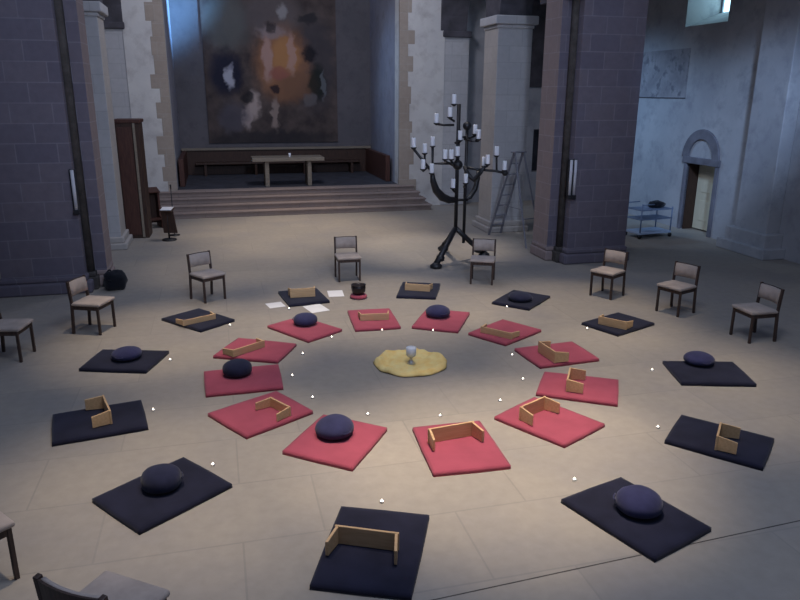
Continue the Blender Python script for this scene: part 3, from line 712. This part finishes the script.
# ------------------------------------------------------------------ the centre: yellow cloth and candle glass
vs = []; fs = []; NA, NRr = 90, 22
for i in range(NRr+1):
    for k in range(NA):
        a = 2*PI*k/NA; t_ = i/NRr
        edge = 1+.06*noise.noise(Vector((math.cos(a)*1.6, math.sin(a)*1.6, 4.2)))+.02*math.sin(a*9+1)
        rr = t_*edge
        z = .016+.03*abs(noise.noise(Vector((rr*math.cos(a)*2.6, rr*math.sin(a)*2.6, 1.3))))*(.25+t_)+.02*noise.noise(Vector((rr*math.cos(a)*6, rr*math.sin(a)*6, 9)))*min(1, t_*1.6)
        z += .030*math.exp(-((t_-.86)/.10)**2)*(1+.5*math.sin(a*7)); z *= 1-.7*max(0, (t_-.93)/.07)
        if t_ < .15: z = .016
        vs.append((rr*.46*math.cos(a), rr*.46*math.sin(a), max(z, .004)))
for i in range(NRr):
    for k in range(NA):
        q = i*NA+k; q2 = i*NA+(k+1) % NA; fs.append((q, q2, q2+NA, q+NA))
yc = MB().add(vs, fs).build('yellow_cloth', MT['yellow'], None, True)
so = yc.modifiers.new('thick', 'SOLIDIFY'); so.thickness = .004; so.offset = -1
yc.location = (.06, .1, .004)
tag(yc, 'round crumpled yellow cloth on the floor in the middle of the rings', 'cloth')
jar = empty('candle_glass', (.06, .06, .019))
MB().lathe([(.05, 0), (.055, .005), (.03, .03), (.018, .05), (.018, .085), (.05, .10)], seg=20).build('foot', MT['tin'], jar, True)
MB().lathe([(.046, .10), (.062, .115), (.064, .215), (.058, .215), (.056, .12), (.04, .112)], seg=24).build('glass', MT['glass'], jar, True)
MB().lathe([(.054, .118), (.054, .205), (.01, .20)], seg=20).build('wax', MT['wax'], jar, True)
tag(jar, 'white candle in a footed glass at the centre of the yellow cloth', 'candle')

# singing bowl and papers
bc = MB().lathe([(.10, 0), (.135, .012), (.145, .035), (.13, .06), (.09, .066), (.02, .06)], seg=28).build('bowl_cushion', MT['red'], None, True); bc.location = (0, 3.16, 0)
tag(bc, 'small round red cushion under the black bowl', 'cushion')
bo = MB().lathe([(.06, 0), (.09, .01), (.115, .06), (.122, .12), (.118, .165), (.110, .165), (.112, .12), (.10, .06), (.05, .02)], seg=28).build('singing_bowl', MT['bowlblack'], None, True); bo.location = (0, 3.16, .061)
MB().lathe([(.118, .158), (.124, .162), (.124, .170), (.112, .172), (.109, .165)], seg=28).build('rim', MT['bowlblack'], bo, True)
tag(bo, 'deep black bowl on a red cushion beyond the inner ring', 'bowl')
for x, y, wx, wy, a, lb in ((-1.38, 3.06, .26, .28, 12, 'white paper on the floor at the left side of the paper-strewn navy mat'),
                            (-.77, 2.73, .30, .40, 15, 'white paper on the floor in front of the paper-strewn navy mat'),
                            (-.33, 3.5, .26, .38, -4, 'white paper on the floor between the navy mat and the black bowl')):
    o = MB().bounds((-wx/2, -wy/2, 0), (wx/2, wy/2, .003)).build('paper', MT['paper']); o.location = (x, y, .001); o.rotation_euler = (0, 0, R(a))
    tag(o, lb, 'paper', 'papers on the floor')

# ------------------------------------------------------------------ chairs (front towards local +Y)
def make_chair():
    o = empty('chair')
    for s in (-1, 1):
        MB().bar((s*.205, .2, 0), (s*.205, .2, .42), .035, .035).build('front_leg', MT['chairwood'], o, bevel=.004)
        bl = MB(); bl.bar((s*.215, -.235, 0), (s*.215, -.205, .44), .033, .042); bl.bar((s*.215, -.205, .42), (s*.215, -.235, .755), .033, .04)
        bl.build('back_leg', MT['chairwood'], o, bevel=.004)
        MB().bounds((s*.205-.012, -.2, .355), (s*.205+.012, .2, .415)).build('side_rail', MT['chairwood'], o, bevel=.003)
    MB().bounds((-.2, .19, .355), (.2, .212, .415)).build('front_rail', MT['chairwood'], o, bevel=.003)
    MB().bounds((-.2, -.215, .355), (.2, -.195, .415)).build('back_rail', MT['chairwood'], o, bevel=.003)
    st = MB().box((0, .015, .432), (.47, .46, .045)); s_ = st.build('seat', MT['beige'], o, bevel=.02, seg=3)
    # curved upholstered back
    vs = []; fs = []; nx = 12
    for i in range(nx+1):
        u = -1+2*i/nx; x = u*.2; yb = -.03*(1-u*u)
        for (dy, z) in ((.0, .535), (.028, .54), (.034, .63), (.028, .732), (.0, .738), (-.006, .63)):
            vs.append((x, -.218+yb+dy-(z-.6)*.09, z))
    for i in range(nx):
        for k in range(6): fs.append((i*6+k, i*6+(k+1) % 6, (i+1)*6+(k+1) % 6, (i+1)*6+k))
    fs.append(tuple(range(6))); fs.append(tuple(nx*6+k for k in range(5, -1, -1)))
    MB().add(vs, fs).build('backrest', MT['beige'], o, True)
    vs = [(x, y-.012, z) for x, y, z in vs]
    vs2 = []
    for i in range(nx+1):
        u = -1+2*i/nx; x = u*.215; yb = -.03*(1-u*u)
        for (dy, z) in ((-.004, .53), (-.018, .53), (-.018, .745), (-.004, .745)): vs2.append((x, -.218+yb+dy-(z-.6)*.09, z))
    fs2 = []
    for i in range(nx):
        for k in range(4): fs2.append((i*4+k, i*4+(k+1) % 4, (i+1)*4+(k+1) % 4, (i+1)*4+k))
    fs2.append((0, 1, 2, 3)); fs2.append(tuple(nx*4+k for k in (3, 2, 1, 0)))
    MB().add(vs2, fs2).build('back_shell', MT['chairwood'], o)
    return o
ch0 = make_chair()
def chair(i, p, label, turn=0, face=None):
    o = ch0 if i == 0 else copy_tree(ch0)
    d = Vector((0, 0, 0))-Vector((p[0], p[1], 0)); a = math.atan2(d.y, d.x)-PI/2 if face is None else face
    o.location = (p[0], p[1], 0); o.rotation_euler = (0, 0, a+R(turn)); o.scale = (.92, .92, 1) if i < 9 else (1.06, 1, 1); tag(o, label, 'chair', 'chairs around the outer ring')
for i, (q, t_, lb) in enumerate((
    ((209, 299), 0, 'dark-framed chair behind the navy bench mat, between the black bag and the altar steps'),
    ((348, 279), 0, 'chair standing alone in front of the altar steps, behind the black bowl'),
    ((482, 282), 8, 'chair at the foot of the candelabrum'),
    ((606, 295.5), 0, 'chair directly in front of the twin-lamp pier'),
    ((674, 312), 6, 'chair between the pier chair and the rightmost chair'),
    ((751, 338), 0, 'rightmost chair, standing in the dim aisle'),
    ((96, 330), 8, 'light-seated chair in front of the dark pier and black bag'),
    ((13.5, 357), 6, 'chair half cut off by the left picture edge, level with the cushion mat'))):
    p = W(*q); chair(i, (p.x, p.y), lb, t_)
chair(8, (-3.96, -3.14), 'chair at the lower left edge showing only a leg and seat corner')
chair(9, (-2.92, -4.2), 'chair in the bottom left corner seen from behind its backrest', 0, math.atan2(.81, .59)-PI/2)

# ------------------------------------------------------------------ light
wd = bpy.data.worlds.new('daylight'); scene.world = wd; wd.use_nodes = True
bgn = wd.node_tree.nodes['Background']; bgn.inputs[0].default_value = (.22, .32, .60, 1); bgn.inputs[1].default_value = .5
def spot(loc, target, power, size, col, blend=1.0, rad=.25):
    l = bpy.data.lights.new('spot', 'SPOT'); l.energy = power; l.spot_size = R(size); l.spot_blend = blend; l.color = col; l.shadow_soft_size = rad
    o = bpy.data.objects.new('spot_light', l); COL.objects.link(o); o.location = loc
    o.rotation_euler = (Vector(target)-Vector(loc)).to_track_quat('-Z', 'Y').to_euler(); o['kind'] = 'helper'; return o
def area(loc, target, power, sx, sy, col):
    l = bpy.data.lights.new('area', 'AREA'); l.shape = 'RECTANGLE'; l.size = sx; l.size_y = sy; l.energy = power; l.color = col
    o = bpy.data.objects.new('fill_area', l); COL.objects.link(o); o.location = loc
    o.rotation_euler = (Vector(target)-Vector(loc)).to_track_quat('-Z', 'Y').to_euler(); o['kind'] = 'helper'; return o
WARM = (1, .83, .64)
def pool(x, y, r, lum, h=8.5, col=WARM):
    """a ceiling spot shining straight down: r = radius of its pool, lum = floor radiance wanted in its middle"""
    spot((x, y, h), (x, y+.001, 0), lum*39.5*h*h/.33, math.degrees(2*math.atan(r/h)), col, 1.0, .12)
pool(.3, -2.35, 2.3, .39)
pool(-2.5, -2.1, 2.4, .21)
pool(3.0, -1.1, 2.5, .18)
pool(3.1, 1.7, 2.3, .17)
pool(.3, 2.6, 2.5, .20)
pool(-2.7, 1.8, 2.3, .20)
pool(-.2, .3, 4.0, .04)  # weak broad fill added over the whole circle
pool(-.2, 9.4, 4.0, .21)
pool(2.3, 6.5, 2.3, .17, col=(1, .88, .76))
pool(-1.9, 5.9, 2.4, .09)
# clerestory daylight in the chancel and the aisle, with added fills marked as such
spot((1.6, 13.3, 8.0), (-3.4, 16.3, 5.5), 11000, 21, (.2, .5, 1), 1.0, .4)
spot((-2.4, 13.6, 8.0), (3.05, 13.6, 3.2), 600, 40, (.35, .6, 1), 1.0, .4)
area((0, -3.5, 9.0), (0, -2.5, 0), 260, 3.0, 3.0, (.72, .8, 1))  # added cool fill from overhead, no window here
area((0, 8.0, 8.8), (0, 12.5, 3.4), 220, 2.0, 2.0, (.85, .86, 1))  # added fill that brightens the white chancel walls
spot((3.4, -3.6, 7.6), (9.15, 7.0, 2.0), 3600, 22, (.42, .62, 1), .8, .5)
spot((5.7, 12.1, 5.6), (9.15, 8.9, 2.0), 700, 60, (.35, .6, 1), 1.0, .4)
spot((-.5, -10, 6.5), (0, 5, 4.9), 2100, 54, (.6, .72, 1), .6, .5)  # added fill from behind the camera for the pier fronts

# ------------------------------------------------------------------ camera
cam = bpy.data.cameras.new('camera'); co = bpy.data.objects.new('camera', cam); COL.objects.link(co)
cam.sensor_width = 36; cam.lens = FPX/800*36; cam.clip_end = 200
co.matrix_world = Matrix.Translation(CAM) @ CM.to_4x4()
scene.camera = co
scene.view_settings.view_transform = 'Standard'; scene.view_settings.look = 'None'
scene.view_settings.gamma = 1; scene.view_settings.exposure = 0; scene.view_settings.use_curve_mapping = False
